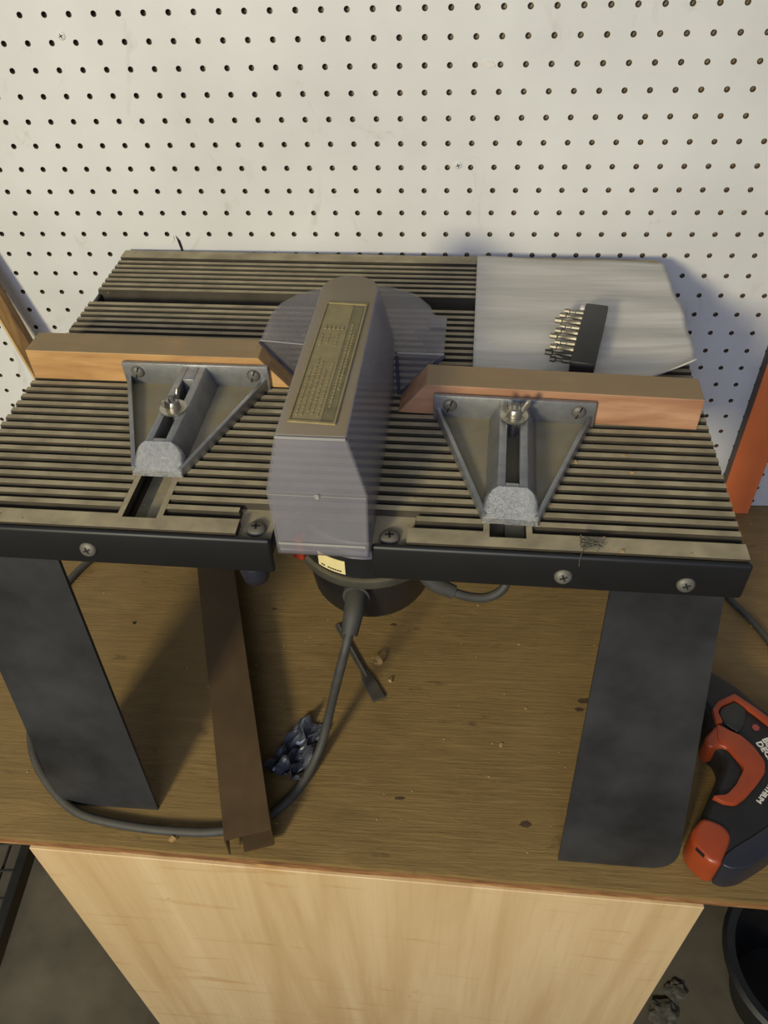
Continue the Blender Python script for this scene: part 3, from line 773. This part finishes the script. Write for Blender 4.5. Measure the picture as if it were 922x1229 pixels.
# cordless drill lying on its side
drill = empty('cordless_drill', (.345, -.455, 0))
tag(drill, 'black and orange cordless drill lying beside the right leg', 'drill')
DO = Vector((.345, -.455))
def dpoly(pts): return [(x-DO.x, y-DO.y) for x, y in pts]
def dpart(nm, pts, z0, z1, m, r=.006, bev=.004, seg=3):
    bm = bmesh.new(); prism(bm, rounded(dpoly(pts), r), z0, z1); return mesh_obj(nm, bm, m, drill, smooth=True, bev=bev, seg=seg)
dpart('body', [(.318, -.305), (.3484, -.3312), (.3688, -.3486), (.3855, -.3729), (.4118, -.3959), (.430, -.418), (.4290, -.4423), (.4081, -.4789), (.3900, -.4999), (.3700, -.5180), (.346, -.5368), (.3146, -.5475), (.303, -.5459), (.2918, -.5315), (.288, -.5203), (.3093, -.4849), (.3311, -.4477), (.3302, -.4344), (.3188, -.4206), (.3298, -.3852), (.3150, -.3531), (.300, -.322)], .0006, .042, M['dblack'], .008, .008, 4)
dpart('trigger', [(.3318, -.4036), (.3447, -.4123), (.3420, -.4300), (.3378, -.4331), (.329, -.4291), (.3203, -.4329), (.3146, -.4275), (.3161, -.4206)], .012, .046, M['orange'], .004, .003)['label'] = 'orange trigger'
dpart('grip_panel', [(.3318, -.4036), (.3447, -.4123), (.3536, -.4165), (.3641, -.4296), (.3712, -.447), (.3677, -.4601), (.3566, -.4733), (.3415, -.4885), (.3304, -.4961), (.3177, -.4948), (.308, -.4881), (.3234, -.4863), (.3357, -.4743), (.3476, -.4568), (.3472, -.4503), (.3378, -.4331), (.3290, -.4230)], .030, .0475, M['orange'], .004, .002)['label'] = 'orange side panel'
lo_ = [(.3318, -.4036), (.3316, -.3850), (.3404, -.3742), (.3605, -.3634), (.3803, -.3822), (.3989, -.4027), (.4120, -.4180)]
li_ = [(.4060, -.4230), (.3940, -.4090), (.3770, -.3890), (.3595, -.3715), (.3425, -.3800), (.3370, -.3880), (.3394, -.4008)]
dpart('body_band', lo_+li_, .030, .0468, M['orange'], .002, .0015, 2)['label'] = 'orange band round the housing'
dpart('side_window', [(.3400, -.4000), (.3380, -.3885), (.3432, -.3810), (.3590, -.3725), (.3690, -.3820), (.3640, -.4000), (.3530, -.4130)], .030, .0452, M['grey_win'], .004, .002)
dpart('battery_cap', [(.2804, -.5244), (.2945, -.5099), (.3051, -.5124), (.3149, -.5177), (.3193, -.5262), (.3166, -.534), (.3020, -.5580), (.2919, -.5557), (.2792, -.5397)], .0004, .0455, M['orange'], .007, .006, 4)['label'] = 'orange battery end cap'
dpart('cap_slot', [(.2803, -.5440), (.2813, -.5430), (.2878, -.5505), (.2868, -.5518)], .0440, .0457, M['slot'], .0005, .0002, 1)
dpart('bumper', [(.3018, -.5567), (.3076, -.5472), (.3185, -.5391), (.3397, -.5267), (.3618, -.512), (.3822, -.500), (.3900, -.5120), (.361, -.5380), (.3416, -.5500), (.3271, -.5583), (.312, -.5609)], .0004, .0440, M['navy'], .006, .007, 4)
zt = .0445
d1 = Vector((.3771-.3696, -.4335+.4157, 0)).normalized(); up1 = Vector((-d1.y, d1.x, 0))
def tframe(o, d):
    m = Matrix((d, Vector((-d.y, d.x, 0)), Vector((0, 0, 1)))).transposed().to_4x4(); m.translation = Vector(o)-Vector((DO.x, DO.y, 0)); return m
text_mesh('lettering', 'BLACK+', .0098, M['white'], tframe((.3768, -.4178, .0423), d1), drill)
text_mesh('lettering', 'DECKER', .0098, M['white'], tframe((.3692, -.4222, .0423), d1), drill)
d2 = Vector((.3503-.3651, -.4941+.4781, 0)).normalized()
text_mesh('lettering', 'LITHIUM', .0075, M['white'], tframe((.3720, -.4680, .0423), d2), drill)
bm = bmesh.new(); lathe(bm, [(.0040, .0420), (.0040, .0428)], 6, Matrix.Translation((.3745-DO.x, -.4035-DO.y, 0))); mesh_obj('badge', bm, M['pink'], drill)['label'] = 'faded red hexagonal badge'

# ---------------------------------------------------------------- against the wall
ob = empty('orange_bar', (.452, -.009, 0))
tag(ob, 'orange painted bar standing upright against the pegboard at right', 'bar')
bm = bmesh.new(); box(bm, -.0225, .0225, -.0090, -.0070, 0, .62); mesh_obj('face', bm, M['orange_bar'], ob, bev=.0005, seg=1)
bm = bmesh.new(); box(bm, -.0225, .0225, -.0070, .0085, 0, .62); mesh_obj('bar_body', bm, M['bronze'], ob)['label'] = 'dark brown side of the bar'
a = Vector((-.590, -.012, .600)); b = Vector((-.432, -.075, .004))
st = empty('wooden_moulding', tuple(b))
tag(st, 'grooved brown wooden moulding leaning against the pegboard at left', 'moulding')
z_ = (a-b).normalized(); m4 = frame((0, 0, 0), (1, -.2, 0), z_)
Ls = (a-b).length
def mbox(nm, x0, x1, y0, y1, m):
    bm = bmesh.new(); box(bm, x0, x1, y0, y1, 0, Ls); o = mesh_obj(nm, bm, m, st); o.data.transform(m4); return o
mbox('groove_floor', -.009, .009, .002, .008, M['stick']); mbox('groove_edge', -.0125, -.009, -.002, .008, M['stick_edge']); mbox('groove_edge', .009, .0125, -.002, .008, M['stick'])

# ---------------------------------------------------------------- on the floor
cr = empty('wire_crate', (-.705, -.44, -.90), .06)
tag(cr, 'black wire topped crate on the floor left of the plywood cabinet', 'crate')
H = .62
for (x, y) in ((-.16, -.30), (.16, -.30), (-.16, .30), (.16, .30)):
    bm = bmesh.new(); box(bm, x-.006, x+.006, y-.006, y+.006, 0, H-.028); mesh_obj('post', bm, M['crate'], cr)
for (x0, x1, y0, y1) in ((-.168, -.154, -.31, .31), (.154, .168, -.31, .31), (-.154, .154, -.31, -.296), (-.154, .154, .296, .31)):
    bm = bmesh.new(); box(bm, x0, x1, y0, y1, H-.028, H); mesh_obj('rim', bm, M['crate'], cr, bev=.002)
for k in range(8):
    x = -.135+.0386*k; bm = bmesh.new(); tube(bm, [(x, -.298, H-.009), (x, .298, H-.009)], .0022, 6, 1, smooth=False); mesh_obj('wire', bm, M['crate'], cr)
for k in range(15):
    y = -.264+.0375*k; bm = bmesh.new(); tube(bm, [(-.155, y, H-.004), (.155, y, H-.004)], .0022, 6, 1, smooth=False); mesh_obj('wire', bm, M['crate'], cr)
bk = empty('black_bucket', (.683, -.383, -.90))
tag(bk, 'black round plastic tub on the floor right of the plywood cabinet', 'tub')
bm = bmesh.new(); lathe(bm, [(.085, 0), (.090, .004), (.136, .184), (.130, .184), (.085, .010)], 40, cap=True); mesh_obj('tub_wall', bm, M['tyre'], bk, smooth=True)
bm = bmesh.new(); lathe(bm, [(.136, .1842), (.147, .186), (.149, .194), (.142, .200), (.128, .196), (.128, .1842)], 40, cap=False); mesh_obj('rim', bm, M['tyre'], bk, smooth=True)
for (x, y, s, lab_) in ((.462, -.425, .026, 'grey crumpled litter on the floor by the cabinet right corner'), (.490, -.385, .018, 'small pale litter on the floor behind the crumpled litter')):
    bm = bmesh.new(); bmesh.ops.create_icosphere(bm, subdivisions=3, radius=1)
    for v in bm.verts:
        c = v.co.copy(); v.co = c*s*(1+.5*noise.noise(c*2.2+Vector((x*30, y*20, 0))))
        v.co.z = max(v.co.z*.6, -s*.3)
    o = mesh_obj('litter', bm, M['debris']); o.location = (x, y, -.90+s*.3); tag(o, lab_, 'litter', 'litter on the floor')

rg = random.Random(12); bm = bmesh.new(); fo = TW(.1985, .0035, .0012)
for q in range(9):
    p = [(rg.uniform(-.009, .009), rg.uniform(-.0065, .006), rg.uniform(.0004, .007)) for _ in range(4)]
    tube(bm, p, .00035, 5, 4)
tube(bm, [(-.006, -.004, .001), (-.0085, -.0092, -.001), (-.0086, -.0094, -.006), (-.0082, -.0095, -.011)], .0003, 5, 4)
o = mesh_obj('dust_fluff', bm, M['debris']); o.location = fo
tag(o, 'grey tuft of dust fluff caught on the front edge of the table', 'fluff', kind='stuff')

# ---------------------------------------------------------------- sawdust and chips
def flakes(name, n, place, m, label, smin=.0006, smax=.0018, seed=1):
    rg = random.Random(seed); bm = bmesh.new()
    for _ in range(n):
        x, y, z = place(rg); s = rg.uniform(smin, smax)*(2 if rg.random() < .06 else 1); a = rg.uniform(0, 3.1)
        c, q = math.cos(a), math.sin(a); e = rg.uniform(.4, 1)
        pts = [(x+c*u*s-q*v*s*e, y+q*u*s+c*v*s*e) for u, v in ((-1, -.8), (.9, -1), (1, .7), (-.6, 1))]
        prism(bm, pts, z, z+s*.6)
    o = mesh_obj(name, bm, m); tag(o, label, 'sawdust', kind='stuff')
flakes('sawdust', 260, lambda g: (g.uniform(-.62, .62), g.uniform(-.555, -.03), .0001), M['shaving'], 'fine sawdust and chips scattered over the brown bench top', smin=.0004, smax=.0013, seed=4)
def ontop(g):
    u = g.uniform(-.30, .30); v = g.uniform(.0, .17) if g.random() < .8 else g.uniform(.22, .45)
    if u > .09 and v > .2: u -= .3
    p = TW(u, v, .0001)
    if v > .016: p = TW(u, .026+PITCH*round((v-.026)/PITCH), .0001)
    return tuple(p)
flakes('sawdust', 110, ontop, M['shaving'], 'pale sawdust flecks on the ribs of the router table', .0003, .0009, 9)
